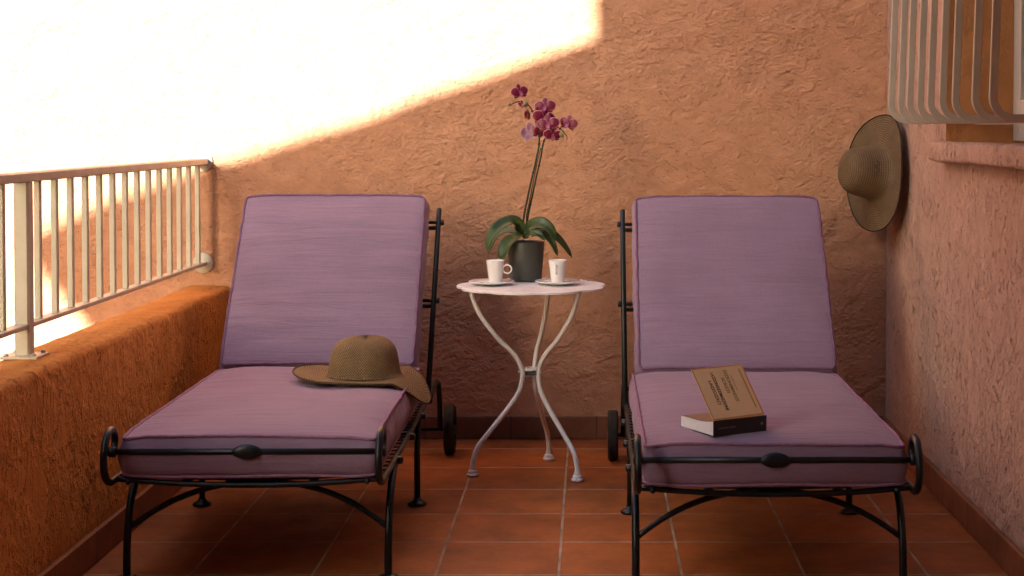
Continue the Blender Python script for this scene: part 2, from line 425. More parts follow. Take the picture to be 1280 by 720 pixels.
# parapet: uneven rounded top
pw=empty('parapet_wall',(XL,0,0),0,'low orange stucco parapet wall below the cream railing','wall')
pr=[(0,.001)]+[(0,PH*k/6) for k in range(1,6)]
r=.022
pr+=[(-r+r*math.cos(PI/2*k/5),PH-r+r*math.sin(PI/2*k/5)) for k in range(6)]
W=XO-XL
pr+=[(W*.5,PH+.003)]+[(W+r-r*math.sin(PI/2*k/5),PH-r+r*math.cos(PI/2*k/5)) for k in range(6)]+[(W,.2),(W,-2.79)]
V=[];F=[];m=len(pr);n=240
for i in range(n+1):
    y=-1.6+(YW-.001+1.6)*i/n
    for q,(x,z) in enumerate(pr):
        a=.004 if 0<q<m-2 else 0
        sc = 1.0
        dx=noise.noise(Vector((y*3.1,z*4,x*4)))*a+noise.noise(Vector((y*11,z*11,x*11)))*a*.5
        dz=noise.noise(Vector((y*2.3+20,z*3,x*4)))*a*1.3+noise.noise(Vector((y*13+5,z*10,x*9)))*a*.4
        V.append((x+dx,y,z+(dz if z>PH-.05 else 0)))
for i in range(n):
    for k in range(m-1): F.append((i*m+k,(i+1)*m+k,(i+1)*m+k+1,i*m+k+1))
    F.append((i*m+m-1,(i+1)*m+m-1,(i+1)*m,i*m))
F.append(tuple(range(m))); F.append(tuple(n*m+k for k in range(m-1,-1,-1)))
po=mesh_obj('masonry',V,F,M['parapet'],pw,True); sharp(po,1.2)
import bmesh
bm=bmesh.new(); bm.from_mesh(po.data); bmesh.ops.recalc_face_normals(bm,faces=bm.faces); bm.to_mesh(po.data); bm.free()
b=MB(); b.box(.0055,-1.5,.001,.021,YW-.018,.082); b.build('skirting',M['skirt_y'],pw,True,.004)

# ------------------------------------------------------------------ railing
RX=-1.37
rl=empty('railing',(RX,3.76,PH),0,'cream painted metal railing with slim upright bars on the parapet','railing')
def loc(p): return (p[0]-RX,p[1]-3.76,p[2]-PH)
zt,zb=.982,.622
b=MB()
b.tube([loc((RX,YW-.004,zt)),loc((RX,3.0,zt)),loc((RX,1.602,zt))],0,flat=(.024,.044,(0,0,1))); b.build('top_rail',M['cream_paint'],rl,False)
b=MB(); b.tube([loc((RX,YW-.004,zb)),loc((RX,1.602,zb))],0,flat=(.012,.030,(0,0,1))); b.build('bottom_rail',M['cream_paint'],rl,False)
for z in (zt,zb+.002):
    b=MB(); b.lathe([(0,0),(.034,0),(.036,.002),(.036,.006),(.033,.008),(.0,.0085)],32,loc((RX,YW-.0005,z)),(0,-1,0)); fo=b.build('wall_flange',M['cream_paint'],rl,True); sharp(fo)
for y0 in (3.76,):
    b=MB(); b.tube([loc((RX,y0,PH+.004)),loc((RX,y0,zt-.0125))],0,flat=(.037,.037,(1,0,0))); p=b.build('post',M['cream_paint'],rl,False)
    b=MB(); b.box(RX-.045-RX,y0-.045-3.76,.001,.045,y0+.045-3.76,.008); b.build('foot_plate',M['cream_paint'],p,True,.002)
    for sx in (-1,1):
        for sy in (-1,1):
            b=MB(); b.lathe([(0,0),(.006,0),(.006,.004),(.003,.006),(0,.006)],8,(sx*.033,y0+sy*.033-3.76,.0085)); b.build('anchor_bolt',M['cream_paint'],p,True)
k=0
y=5.425
while y>1.66:
    if abs(y-3.76)>.04:
        b=MB(); b.tube([loc((RX,y,zb+.0065)),loc((RX,y,zt-.0125))],0,flat=(.016,.016,(1,0,0))); b.build('baluster',M['cream_paint'],rl,False)
    y-=.1205

# ------------------------------------------------------------------ window grille
gx=.866
gr=empty('window_grille',(XR,3.8,1.12),0,'bulging beige metal window grille of upright bars bolted before the window','grille')
def gl(p): return (p[0]-XR,p[1]-3.8,p[2]-1.12)
zb0=1.121; R=.045
for y in (4.503,4.364,4.243,4.109,3.983,3.847,3.711,3.518,3.364):
    pts=[(gx+.022,y,2.30),(gx+.014,y,1.6)]
    pts+= [(gx+R-R*math.cos(PI/2*t/8),y,zb0+R-R*math.sin(PI/2*t/8)) for t in range(9)]
    pts+=[(XR+.07,y,zb0)]
    b=MB(); b.tube([gl(p) for p in pts],0,flat=(.0175,.010,(1,0,0))); b.build('bar',M['grille_paint'],gr,False)
b=MB(); b.tube([gl((XR+.075,4.519,zb0)),gl((XR+.075,3.30,zb0))],0,flat=(.022,.008,(0,0,1))); b.build('bottom_strip',M['grille_paint'],gr,False)
b=MB(); b.tube([gl((gx+.03,4.52,2.305)),gl((gx+.03,3.30,2.305))],0,flat=(.022,.03,(0,0,1))); b.build('top_strip',M['grille_paint'],gr,False)

# ------------------------------------------------------------------ lounger
def cushion(w, l, t, seed, wr=.004, puff=.018, sag=0):
    """box cushion with welted edges, local: x across, y along 0..l, top welt at z=0, bottom welt z=-t"""
    NP=220; rc=.016
    def perim(w,l):
        hw,hl=w/2,l/2; pts=[]
        segs=[((hw,-hl+rc),(hw,hl-rc)),((hw-rc,hl),(-hw+rc,hl)),((-hw,hl-rc),(-hw,-hl+rc)),((-hw+rc,-hl),(hw-rc,-hl))]
        cs=[(hw-rc,hl-rc,0),(-hw+rc,hl-rc,PI/2),(-hw+rc,-hl+rc,PI),(hw-rc,-hl+rc,1.5*PI)]
        for (a,b2),(cx,cy,a0) in zip(segs,cs):
            L=math.hypot(b2[0]-a[0],b2[1]-a[1]); q=int(round(NP*L/(2*w+2*l)))
            for k in range(q): pts.append((a[0]+(b2[0]-a[0])*k/q,a[1]+(b2[1]-a[1])*k/q))
            for k in range(6):
                an=a0+PI/2*k/6; pts.append((cx+rc*math.cos(an),cy+rc*math.sin(an)))
        return pts
    pp=perim(w,l); m=len(pp)
    def nrm(x,y):
        a=max(0,abs(x)-(w/2-rc)); b_=max(0,abs(y)-(l/2-rc)); d=math.hypot(a,b_) or 1
        return (math.copysign(a/d,x),math.copysign(b_/d,y))
    V=[];F=[]
    def nz(x,y,z,s): return noise.noise(Vector((x*s+seed,y*s,z*s)))
    def addring(pts): V.extend(pts)
    rings=[]
    # side ring profile bottom -> top
    K=9
    for k in range(K):
        s=k/(K-1); z=-t+t*s; bul=.013*math.sin(PI*s)
        ring=[]
        for (x,y) in pp:
            nx,ny=nrm(x,y)
            wz0=.0011*nz(x,y,0,48)
            wv=bul+.004*nz(x,y,z,9)*math.sin(PI*s)+.0025*nz(x*3,y*3,z,9)
            wz=.0035*nz(x,y,1,5) if s>.5 else .0035*nz(x,y,3,5)
            cr=-.008*(max(0,abs(x)-w*.40)/(w*.1))*(max(0,abs(y)-l*.42)/(l*.08))  # corners pulled down a little
            ring.append(Vector((x+nx*wv,y+ny*wv,z+wz+wz0+(cr if s>.5 else -cr*.4)+sag*(-(1-(2*x/w)**2))*.0)))
        rings.append(ring)
    top=rings[-1]; S=[.985,.965,.94,.91,.87,.82,.77,.71,.65,.59,.53,.47,.41,.35,.29,.23,.17,.11,.05]
    for s in S:
        ring=[]
        for (p,q) in zip(top,pp):
            x,y=q[0]*s,q[1]*s
            ex=1-abs(2*x/w)**5; ey=1-abs(2*y/l)**7
            z=p.z*s**14+puff*(ex*ey)**.75
            f_=wr*(ex*ey)**.6
            # cross folds, stronger near the edges
            z+=f_*(noise.noise(Vector((x*3+seed,y*16,0)))*1.1+noise.noise(Vector((x*9+seed,y*24,5)))*.55)
            z+=.010*noise.noise(Vector((x*4,y*4,seed)))*(ex*ey)**.7
            ring.append(Vector((x,y,z)))
        rings.append(ring)
    for rr in rings: V.extend(rr)
    for i in range(len(rings)-1):
        for k in range(m):
            l2=(k+1)%m; F.append((i*m+k,i*m+l2,(i+1)*m+l2,(i+1)*m+k))
    c=sum(rings[-1],Vector())/m; V.append(c); ci=len(V)-1; o=(len(rings)-1)*m
    for k in range(m): F.append((o+k,o+(k+1)%m,ci))
    F.append(tuple(range(m-1,-1,-1)))
    # shift so y from 0..l
    sh=Vector((0,l/2,0))
    V=[a+sh for a in V]
    topw=[a+sh for a in rings[K-1]]; botw=[a+sh for a in rings[0]]
    return V,F,topw,botw

def put_cushion(name,parent,w,l,t,seed,org,ang,**kw):
    V,F,tw,bw_=cushion(w,l,t,seed,**kw)
    R_=Matrix.Rotation(ang,4,'X')
    o=mesh_obj(name,V,F,M['fabric'],parent,True); o.location=org; o.rotation_euler=(ang,0,0)
    for nm,ww in (('piping',tw),('piping',bw_)):
        b=MB(); n_=len(ww); cx=Vector((0,l/2,-t/2))
        pts=[]
        for i,p in enumerate(ww):
            d=Vector((p.x,p.y-l/2,0)); 
            q=p.copy(); q.z+=(.001 if ww is tw else -.001)
            pts.append(q)
        b.tube(pts,.0042,8,closed=True); b.build(nm,M['piping_dark'] if name=='back_cushion' else M['piping'],o,True)
    return o

HW=.318; RZ=.266
def strip(b,p0,p1,w,t): b.tube([p0,p1],0,flat=(t,w,(0,0,1)))
def lounger(label,seed,loc3,rz,outer):
    t=empty('sun_lounger',loc3,rz,label,'sun lounger','padded iron sun loungers')
    # side rails with front scroll and rear wheel drop
    for s in (-1,1):
        x=s*HW
        path=[(x,.0,.334),(x,.020,.352),(x,.018,.376),(x,-.006,.390),(x,-.040,.382),(x,-.064,.350),(x,-.068,.315),(x,-.052,.285),(x,-.020,.269),(x,.05,RZ),(x,.5,RZ-.004),(x,1.0,RZ),(x,1.3,RZ-.004)]
        b=MB(); b.tube(spline(path,8),.0086,12); b.build('side_rail',M['iron'],t,True)
        b=MB(); b.tube([(s*(HW-.036),.0,RZ-.002),(s*(HW-.036),.5,RZ-.006),(s*(HW-.036),1.12,RZ-.002)],.006,8); b.build('inner_rail',M['iron'],t,True)
        # rear bracket to the axle
        xb=s*(HW+.012)
        b=MB(); b.tube(spline([(x,1.18,RZ-.02),(x,1.30,RZ-.002),(x,1.42,RZ+.004),(x,1.51,RZ-.02),(x,1.555,.19),(x,1.57,.12),(x,1.572,.085)],8),.009,10); b.build('wheel_bracket',M['iron'],t,True)
        # wheel
        xw=s*(HW+.034)
        ax=(s,0,0)
        wr=.083
        b=MB(); b.lathe([(.052,-.014),(.062,-.017),(.076,-.017),(.081,-.014),(.083,-.008),(.0815,-.004),(.083,0),(.0815,.004),(.083,.008),(.081,.014),(.076,.017),(.062,.017),(.052,.014),(.052,-.014)],40,(xw,1.572,wr),ax)
        wh=b.build('wheel',M['rubber'],t,True); sharp(wh,.9)
        b=MB(); b.lathe([(0,-.012),(.018,-.012),(.018,-.006),(.0525,-.006),(.0525,.006),(.018,.006),(.018,.014),(.010,.018),(0,.018)],24,(xw,1.572,wr),ax); h=b.build('hub',M['iron'],wh,True); sharp(h)
        # legs
        b=MB(); lg=spline([(x,.27,RZ-.006),(x,.215,RZ-.03),(x,.155,.19),(x,.122,.12),(x,.112,.05),(x,.112,.006)],8); b.tube(lg,.0095,12)
        b.lathe([(0,0),(.026,0),(.027,.004),(.022,.009),(.012,.012),(0,.012)],20,(x,.112,.0005)); b.build('leg',M['iron'],t,True)
        b=MB(); b.tube([(x,.86,RZ-.004),(x*.985,.86,.16),(x*.985,.86,.008)],.009,12)
        b.lathe([(0,0),(.026,0),(.028,.005),(.022,.010),(.012,.014),(.012,.02),(0,.02)],20,(x*.985,.86,.0005)); b.build('leg',M['iron'],t,True)
        # bolts on rail
        for yy in (.26,.56,.86):
            b=MB(); b.lathe([(0,-.012),(.010,-.012),(.010,.012),(.006,.015),(0,.015)],12,(x+s*.006,yy,RZ-.006),(s,0,0)); b.build('rail_bolt',M['iron'],t,True)
    b=MB(); b.tube([(-HW-.02,1.572,.083),(HW+.02,1.572,.083)],.006,10); b.build('axle',M['iron'],t,True)
    # front bar + medallion
    b=MB(); b.tube([(-HW,.0,.336),(HW,.0,.336)],.0075,12)
    for s in (-1,1): b.lathe([(0,-.010),(.012,-.008),(.013,0),(.012,.008),(0,.010)],14,(s*HW,.0,.336),(1,0,0))
    fb=b.build('front_bar',M['iron'],t,True)
    Vm=[];Fm=[];nu,nv=28,12
    for i in range(nv+1):
        ph=PI*i/nv
        for k in range(nu):
            th=2*PI*k/nu
            x=math.cos(th)*math.sin(ph); z=math.sin(th)*math.sin(ph); y=-math.cos(ph)
            ex=abs(x)**1.0
            Vm.append((x*.037,-.004+y*.009,.336+z*.0185*(1-.25*ex*ex)))
    for i in range(nv):
        for k in range(nu): Fm.append((i*nu+k,i*nu+(k+1)%nu,(i+1)*nu+(k+1)%nu,(i+1)*nu+k))
    mesh_obj('medallion',Vm,Fm,M['iron'],fb,True)
    # front lower cross rods (sagging) and leg arch
    for nm,y,dz in (('cross_rod',.02,.016),('cross_rod',.56,.012),('cross_rod',1.10,0)):
        b=MB(); b.tube([(-HW+HW*2*k/24,y,RZ+.002-dz*(1-(2*k/24-1)**2)) for k in range(25)],.007,10); b.build(nm,M['iron'],t,True)
    b=MB(); b.tube([(-HW+HW*2*k/32,.125+(.04*(1-(k/16-1)**2)),.122+.105*(1-abs(k/16-1)**2.3)) for k in range(33)],.0075,10); b.build('leg_arch',M['iron'],t,True)
    # woven straps
    b=MB()
    for k in range(6):
        x=-.25+.10*k; sg=.014*(1-(x/.3)**2); b.tube([(x,.02+.108*j,RZ-sg+.004) for j in range(11)],0,flat=(.0035,.022,(0,0,1)))
    b.build('long_straps',M['iron'],t,False)
    b=MB()
    for j in range(24):
        y=.05+.045*j; b.tube([(-HW+HW*2*k/10,y,RZ+.007-.014*(1-(2*k/10-1)**2)) for k in range(11)],0,flat=(.003,.013,(0,0,1)))
    b.build('cross_straps',M['iron'],t,False)
    # backrest frame
    b=MB()
    A=Vector((0,1.10,RZ+.004)); B=Vector((0,1.520,.826)); D=(B-A)
    for s in (-1,1):
        xs=s*(HW+(-.010 if s==outer else .004))
        b=MB(); b.tube([Vector((xs,A.y,A.z)),Vector((xs,B.y,B.z))]+[Vector((xs,B.y,B.z))+D.normalized()*q_ for q_ in (.004,.007,.009)],[.0085,.0085,.0085,.006,.002],12)
        for fr in (.93,.50):
            q=A+D*fr; b.tube([(xs+s*.016,q.y,q.z),(xs-s*.036,q.y,q.z)],.0055,8); b.lathe([(0,-.005),(.009,-.005),(.010,0),(.009,.005),(0,.005)],12,(xs+s*.013,q.y,q.z),(1,0,0))
        b.build('backrest_rod',M['iron'],t,True)
    off=Vector((0,.045,-.055))
    for fr in (.93,.50,.1):
        q=A+D*fr+off*(.35); b=MB(); b.tube([(-HW,q.y,q.z),(HW,q.y,q.z)],.007,8); b.build('backrest_crossbar',M['iron'],t,True)
    b=MB()
    q=A+D*.5+off*.35; b.tube([(-.2,q.y,q.z),(-.2,1.30,RZ-.01),(.2,1.30,RZ-.01),(.2,q.y,q.z)],.006,8); b.build('prop',M['iron'],t,True)
    # cushions
    put_cushion('seat_cushion',t,.600,1.075,.093,seed,(0,.012,.369),0,puff=.016,wr=.0035)
    ang=math.atan2(.491,.392)
    put_cushion('back_cushion',t,.586,.632,.088,seed+11,(outer*.013,1.070,.384),ang,puff=.014,wr=.005)
    return t
L1=lounger('lilac cushioned iron lounger on the left beside the orange parapet, straw hat on its seat',1.3,(-.812,3.665,0),math.radians(.6),-1)
L2=lounger('lilac cushioned iron lounger on the right with a paperback book on its seat',7.9,(.424,3.572,0),0,1)

# ------------------------------------------------------------------ table
tc=Vector((-.190,4.955,0)); TH=.600
tb=empty('bistro_table',tc,0,'small round white metal bistro table with scalloped top and three curved legs','table')
n=180; NL=9
def rr_(a,R): return R*(1-.065*(1-abs(math.sin(NL*a/2+.3)))**1.6)
prof=[(0,TH),(.5,TH),(.9,TH),(.965,TH+.001),(.99,TH+.0005),(1.0,TH-.0015),(1.0,TH-.007),(.985,TH-.0075),(.975,TH-.004),(.5,TH-.005),(0,TH-.005)]
V=[];F=[];R0=.2385
for (s,z) in prof:
    for k in range(n):
        a=2*PI*k/n; r_=rr_(a,R0)*s; V.append((r_*math.cos(a),r_*math.sin(a),z))
for i in range(len(prof)-1):
    for k in range(n): F.append((i*n+k,i*n+(k+1)%n,(i+1)*n+(k+1)%n,(i+1)*n+k))
to=mesh_obj('tabletop',V,F,M['white_paint'],tb,True); sharp(to,.8)
pr=[(.196,.594),(.190,.565),(.165,.508),(.110,.435),(.060,.385),(.036,.345),(.030,.312),(.042,.260),(.085,.200),(.140,.135),(.176,.090),(.190,.050),(.192,.030)]
for ang in (math.atan2(-.055,-.198),math.atan2(-.125,.148),math.atan2(.18,.048)):
    ca,sa=math.cos(ang),math.sin(ang)
    pts=spline([(r_*ca,r_*sa,z) for r_,z in pr],8)
    b=MB(); b.tube(pts,.0078,14); lg=b.build('leg',M['white_paint'],tb,True)
    b=MB(); b.lathe([(0,.0005),(.017,.0005),(.0195,.004),(.0195,.008),(.015,.011),(.0155,.015),(.013,.020),(.0095,.022),(.0105,.027),(.0085,.031),(.0085,.036),(0,.036)],20,(.192*ca,.192*sa,0)); f_=b.build('foot',M['white_paint'],lg,True); sharp(f_,1.0)
    b=MB(); b.lathe([(0,0),(.004,0),(.004,.0025),(0,.004)],8,(.040*ca,.040*sa,.325),(ca,sa,0)); b.build('rivet',M['white_paint'],lg,True)
b=MB(); b.lathe([(.0185,.313),(.0215,.313),(.0215,.337),(.0185,.337),(.0185,.313)],32); ring=b.build('band',M['white_paint'],tb,True); sharp(ring)
b=MB(); b.box(-.0225,-.0262,.3125,.0165,-.0222,.3315); bo=b.build('badge_plate',M['chrome'],ring,True,.001)
b=MB(); b.box(-.0200,-.0272,.3150,.0140,-.0264,.3285); b.build('badge_face',M['badge'],bo,False)
b=MB()
for k,x in enumerate((-.011,-.006,-.001,.004,.008)): b.box(x,-.02755,.3200,x+.0025,-.0273,.3240)
b.build('badge_marks',M['ink_grey'],bo,False)

# cups, saucers, spoons
def cup(label,x,y,z,rot,s=1.0):
    t=empty('espresso_cup',(x,y,z),rot,label,'cup','white espresso cups on the table')
    b=MB(); b.lathe([(0,.0),(.0175,.0),(.0195,.001),(.0205,.004),(.0225,.02),(.0262,.052),(.0292,.0735),(.0290,.0752),(.0280,.0745),(.0250,.052),(.021,.02),(.017,.008),(0,.006)],48)
    c=b.build('bowl',M['porcelain'],t,True)
    b=MB(); b.tube([(.0385+.0135*math.cos(a),0,.047+.0135*math.sin(a)) for a in [2*PI*k/28 for k in range(28)]],.0026,10,closed=True,flat=None); b.build('handle',M['porcelain'],t,True)
def saucer(label,x,y,z):
    b=MB(); b.lathe([(0,.003),(.024,.003),(.026,.0045),(.05,.0085),(.072,.0135),(.0735,.0128),(.073,.011),(.05,.005),(.030,.0005),(.0,.0005)],64)
    o=b.build('saucer',M['porcelain'],None,True); o.location=(x,y,z); sharp(o,1.4)
    tag(o,label,'saucer','white saucers under the cups')
def spoon(label,p,rz,tilt=0):
    L=.095; V=[];F=[];n=26
    for i in range(n+1):
        t=i/n; x=-.014+ (L)*t
        if t<.30: wv=.0105*math.sqrt(max(0,1-((t-.15)/.155)**2))+.0004; dz=-.003*(1-((t-.15)/.15)**2)
        else: wv=.0020+.0026*max(0,(t-.6)/.4)**1.3; dz=.004*math.sin(PI*(t-.3)/.7)
        if i==n: wv*=.5
        for k in range(5):
            s=(k-2)/2; V.append((x,s*wv,dz+.0025+(abs(s)**2)*(.0018 if t<.3 else 0)))
    m=len(V)
    for v in V[:m]: F=F
    V+= [(a,b_,c-.001) for a,b_,c in V]
    for i in range(n):
        for k in range(4):
            q=(i*5+k,(i+1)*5+k,(i+1)*5+k+1,i*5+k+1); F.append(q); F.append(tuple(j+m for j in reversed(q)))
        for k in (0,4):
            q=(i*5+k,i*5+k+m,(i+1)*5+k+m,(i+1)*5+k); F.append(q if k==0 else tuple(reversed(q)))
    for i in (0,n):
        for k in range(4): F.append((i*5+k,i*5+k+1,i*5+k+1+m,i*5+k+m))
    o=mesh_obj('teaspoon',V,F,M['steel'],None,True); o.location=p; o.rotation_euler=(0,tilt,rz); tag(o,label,'spoon','teaspoons on the saucers')
cl=P(614.5,358.5,4.955); cr=P(697,358,4.965)
zS=TH+.001
saucer('white saucer left of the plant pot, under the cup with its round handle in profile',cl.x,4.955,zS)
saucer('white saucer right of the plant pot, under the cup whose handle faces forward',cr.x,4.965,zS)
cup('white espresso cup left of the plant pot, round handle pointing right in profile',cl.x+.012,4.955,zS+.0035,math.radians(-8))
cup('white espresso cup right of the plant pot, handle pointing to the viewer',cr.x,4.965,zS+.0035,math.radians(-97))
spoon('small steel teaspoon lying on the saucer before the left cup',(cl.x-.018,4.910,zS+.0085),math.radians(-8))
spoon('small steel teaspoon lying on the right saucer, handle over the rim',(cr.x+.030,4.958,zS+.0085),math.radians(3),math.radians(-3))

# ------------------------------------------------------------------ orchid in pot
pc=P(657,352,5.075); pc.z=TH+.001
ot=empty('potted_orchid',(pc.x,5.092,TH+.0015),0,'tall orchid with wine red flowers in a dark grey pot on the table','potted plant')
O=Vector(ot.location)
b=MB(); b.lathe([(0,0),(.049,0),(.052,.003),(.0525,.006),(.0615,.124),(.0615,.1275),(.0595,.128),(.058,.126),(.055,.09),(0,.09)],48); p_=b.build('pot',M['pot'],ot,True); sharp(p_,1.0)
V=[];F=[]
b=MB(); b.lathe([(0,.112),(.02,.113),(.04,.110),(.0575,.108),(.0575,.100),(0,.100)],24); b.build('bark',M['bark'],p_,True)
def Q(px,py,dy=0): return P(px,py,5.092+dy)-O
def leaf(path,wid,up=(0,0,1),fold=.35,seed=0):
    pts=spline(path,8); n=len(pts); V=[];F=[];UV=[]
    for i,p in enumerate(pts):
        t=i/(n-1)
        w=wid*(math.sin(PI*min(1,t*.93+.10))**.62)*(1 if t<.97 else .6)
        if t==1: w=wid*.08
        T=(pts[min(i+1,n-1)]-pts[max(i-1,0)]).normalized()
        U=Vector(up); S=T.cross(U)
        if S.length<.15: S=T.cross(Vector((0,-1,.2)))
        S.normalize(); Nn=S.cross(T).normalized()
        for k in range(9):
            s=(k-4)/4; V.append(p+S*s*w+Nn*(abs(s)*w*fold-.001)+Nn*.0015*math.sin(t*9+s*2+seed)); UV.append((k/8,t))
    for i in range(n-1):
        for k in range(8): F.append((i*9+k,i*9+k+1,(i+1)*9+k+1,(i+1)*9+k))
    o=mesh_obj('leaf',V,F,M['leaf'],ot,True,UV)
    so=o.modifiers.new('solid','SOLIDIFY'); so.thickness=.0018; so.offset=0
leaf([Q(656,292),Q(648,281,-.01),Q(637,277,-.03),Q(622,285,-.05),Q(612,299,-.06),Q(609,314,-.062)],.023,(-.45,-.85,.5))
leaf([Q(656,294,.01),Q(645,289,.02),Q(630,290,.03),Q(617,300,.04),Q(610,318,.045)],.018,(-.2,-.5,.8))
leaf([Q(652,293,-.02),Q(643,297,-.045),Q(634,305,-.062),Q(629,317,-.070),Q(628,327,-.07)],.024,(-.6,-.9,.25))
leaf([Q(656,291),Q(664,283,-.02),Q(676,280,-.04),Q(688,287,-.05),Q(695,300,-.05)],.024,(.25,-.80,.6))
leaf([Q(662,292,.01),Q(678,288,.02),Q(694,296,.025),Q(706,308,.03),Q(715,322,.03)],.016,(.3,-.7,.6))
leaf([Q(665,294,.0),Q(676,291,-.02),Q(687,299,-.03),Q(693,309,-.035),Q(697,320,-.035)],.014,(.4,-.8,.5))
leaf([Q(656,296,-.02),Q(664,290,-.045),Q(674,293,-.06),Q(681,300,-.065)],.016,(.3,-.8,.5))
leaf([Q(652,296,0),Q(653,288,.02),Q(654,281,.04)],.017,(0,-.9,.4))
stA=[Q(651,296),Q(655,270),Q(662,235),Q(669,205),Q(674,180,-.005),Q(673,165,-.005),Q(669,150,0),Q(664,136,0),Q(657,129,0),Q(648,127,0),Q(638,131,-.002)]
stB=[Q(655,298,-.01),Q(661,265,-.005),Q(669,228,-.003),Q(676,196,-.008),Q(680,176,-.012),Q(686,166,-.016),Q(694,159,-.016),Q(702,162,-.016),Q(709,171,-.018)]
for st,r0 in ((stA,.0036),(stB,.0034)):
    pts=spline(st,8); b=MB(); nn=len(pts); b.tube(pts,[r0*(1-.55*i/nn) for i in range(nn)],8)
    for i in range(10,nn-10,11): b.lathe([(0,-.004),(r0*1.25,-.002),(r0*1.3,.002),(0,.004)],8,pts[i],(pts[i+1]-pts[i]))
    b.build('flower_stem',M['stem'],ot,True)
b=MB(); b.tube([Q(659,298,-.012),Q(658,270,-.012),Q(671,205,-.012),Q(676,185,-.012)],.0018,6); b.build('support_stick',M['stem'],ot,True)
def petal(b_,cols,ctr,A,B,Nn,L,W,cup=.25,start=.06):
    V=[];F=[];c=[];nr,na=6,20
    # A: direction of petal axis, B: side, Nn: front
    m0=len(b_.v)
    for i in range(nr+1):
        for k in range(na):
            a=2*PI*k/na; r=i/nr
            u=math.cos(a)*r; v=math.sin(a)*r
            l=(u*.5+.5)*L; w=v*W*.5*(1-.18*u)
            z=-cup*W*(r*r)*.25+ .05*W*math.sin(3*a)*r*r*.5 - .1*l*(l/L)
            V.append(ctr+A*(l+start*L)+B*w+Nn*z); c.append(r)
    for i in range(nr):
        for k in range(na): F.append((i*na+k,i*na+(k+1)%na,(i+1)*na+(k+1)%na,(i+1)*na+k))
    b_.add(V,F); cols.extend(c)
def flower(c,size,yaw,pitch,roll,kind='petal'):
    Rm=Matrix.Rotation(yaw,3,'Z')@Matrix.Rotation(pitch,3,'X')@Matrix.Rotation(roll,3,'Y')
    X=Rm@Vector((1,0,0)); Z=Rm@Vector((0,0,1)); Nn=Rm@Vector((0,-1,0))
    b_=MB(); cols=[]; c=Vector(c)
    def ax(deg): a=math.radians(deg); return X*math.sin(a)+Z*math.cos(a), X*math.cos(a)-Z*math.sin(a)
    for deg,L,W,zo in ((0,.50,.34,-.02),(128,.48,.32,-.02),(-128,.48,.32,-.02),(82,.56,.56,.015),(-82,.56,.56,.015)):
        A,B=ax(deg+random.uniform(-5,5)); petal(b_,cols,c+Nn*zo*size,A,B,Nn,L*size,W*size,.35)
    o=mesh_obj('flower',b_.v,b_.f,M[kind],ot,True,None,cols)
    so=o.modifiers.new('solid','SOLIDIFY'); so.thickness=.0009
    b_=MB(); cols=[]
    for deg,L,W in ((180,.34,.22),(150,.20,.16),(210,.20,.16),(0,.12,.13)):
        A,B=ax(deg); petal(b_,cols,c+Nn*.07*size,(A+Nn*.55).normalized(),B,Nn,L*size,W*size,-.5,0)
    l=mesh_obj('lip',b_.v,b_.f,M['lip'] if kind!='petal_pale' else M['petal_pale'],o,True,None,cols)
    so=l.modifiers.new('solid','SOLIDIFY'); so.thickness=.0012
    return o
FL=[(650,115,-.012,.050,.45,-.1,-.15,'petal'),(681,133,-.012,.056,-.1,-.15,.0,'petal'),(680,147,-.020,.062,.25,.05,.2,'petal'),(685,155,-.034,.060,-.1,-.1,-.1,'petal'),
    (691,169,-.030,.050,.15,.35,.1,'petal'),(710,154,-.018,.052,-.35,-.05,.25,'petal'),(663,166,.012,.064,-2.6,.1,.25,'petal_pale'),(674,166,-.006,.046,.9,.2,.3,'petal_red'),(660,144,-.006,.038,1.15,.05,.2,'petal_red'),(653,131,-.004,.030,-.6,.5,.0,'petal')]
for (px,py,dy,s,ya,pi_,ro,kd) in FL: flower(Q(px,py,dy),s*1.08,ya,pi_,ro,kd)
for (px,py,dy,r_,dr) in ((637,131,-.002,.0062,(-1,0,-.35)),(657,130,-.012,.0085,(-.6,-.4,-.3)),(702,168,-.026,.0085,(.6,-.2,-.9)),(671,135,-.01,.0062,(-.4,-.4,-.6)),(709,172,-.018,.003,(.3,0,-1))):
    b=MB(); b.lathe([(0,-r_*1.25),(r_*.55,-r_),(r_*.95,-r_*.2),(r_*.85,r_*.5),(r_*.4,r_*1.2),(0,r_*1.4)],14,Q(px,py,dy),dr); b.build('bud',M['bud'] if px!=671 else M['petal'],ot,True)

# ------------------------------------------------------------------ hats
def hat_mesh(crown, brim, deform, a0, n=144):
    prof=crown+brim; V=[];F=[];UV=[];L=0
    for i,(r,z) in enumerate(prof):
        if i: L+=math.hypot(r-prof[i-1][0],z-prof[i-1][1])
        for k in range(n+1):
            a=2*PI*k/n+a0; V.append(deform(r,z,a)); UV.append((k/n,L))
    for i in range(len(prof)-1):
        for k in range(n): F.append((i*(n+1)+k,(i+1)*(n+1)+k,(i+1)*(n+1)+k+1,i*(n+1)+k+1))
    return V,F,UV
def interp(P_,n): return [tuple(p)[:2] for p in spline([(a,b_,0) for a,b_ in P_],n)]
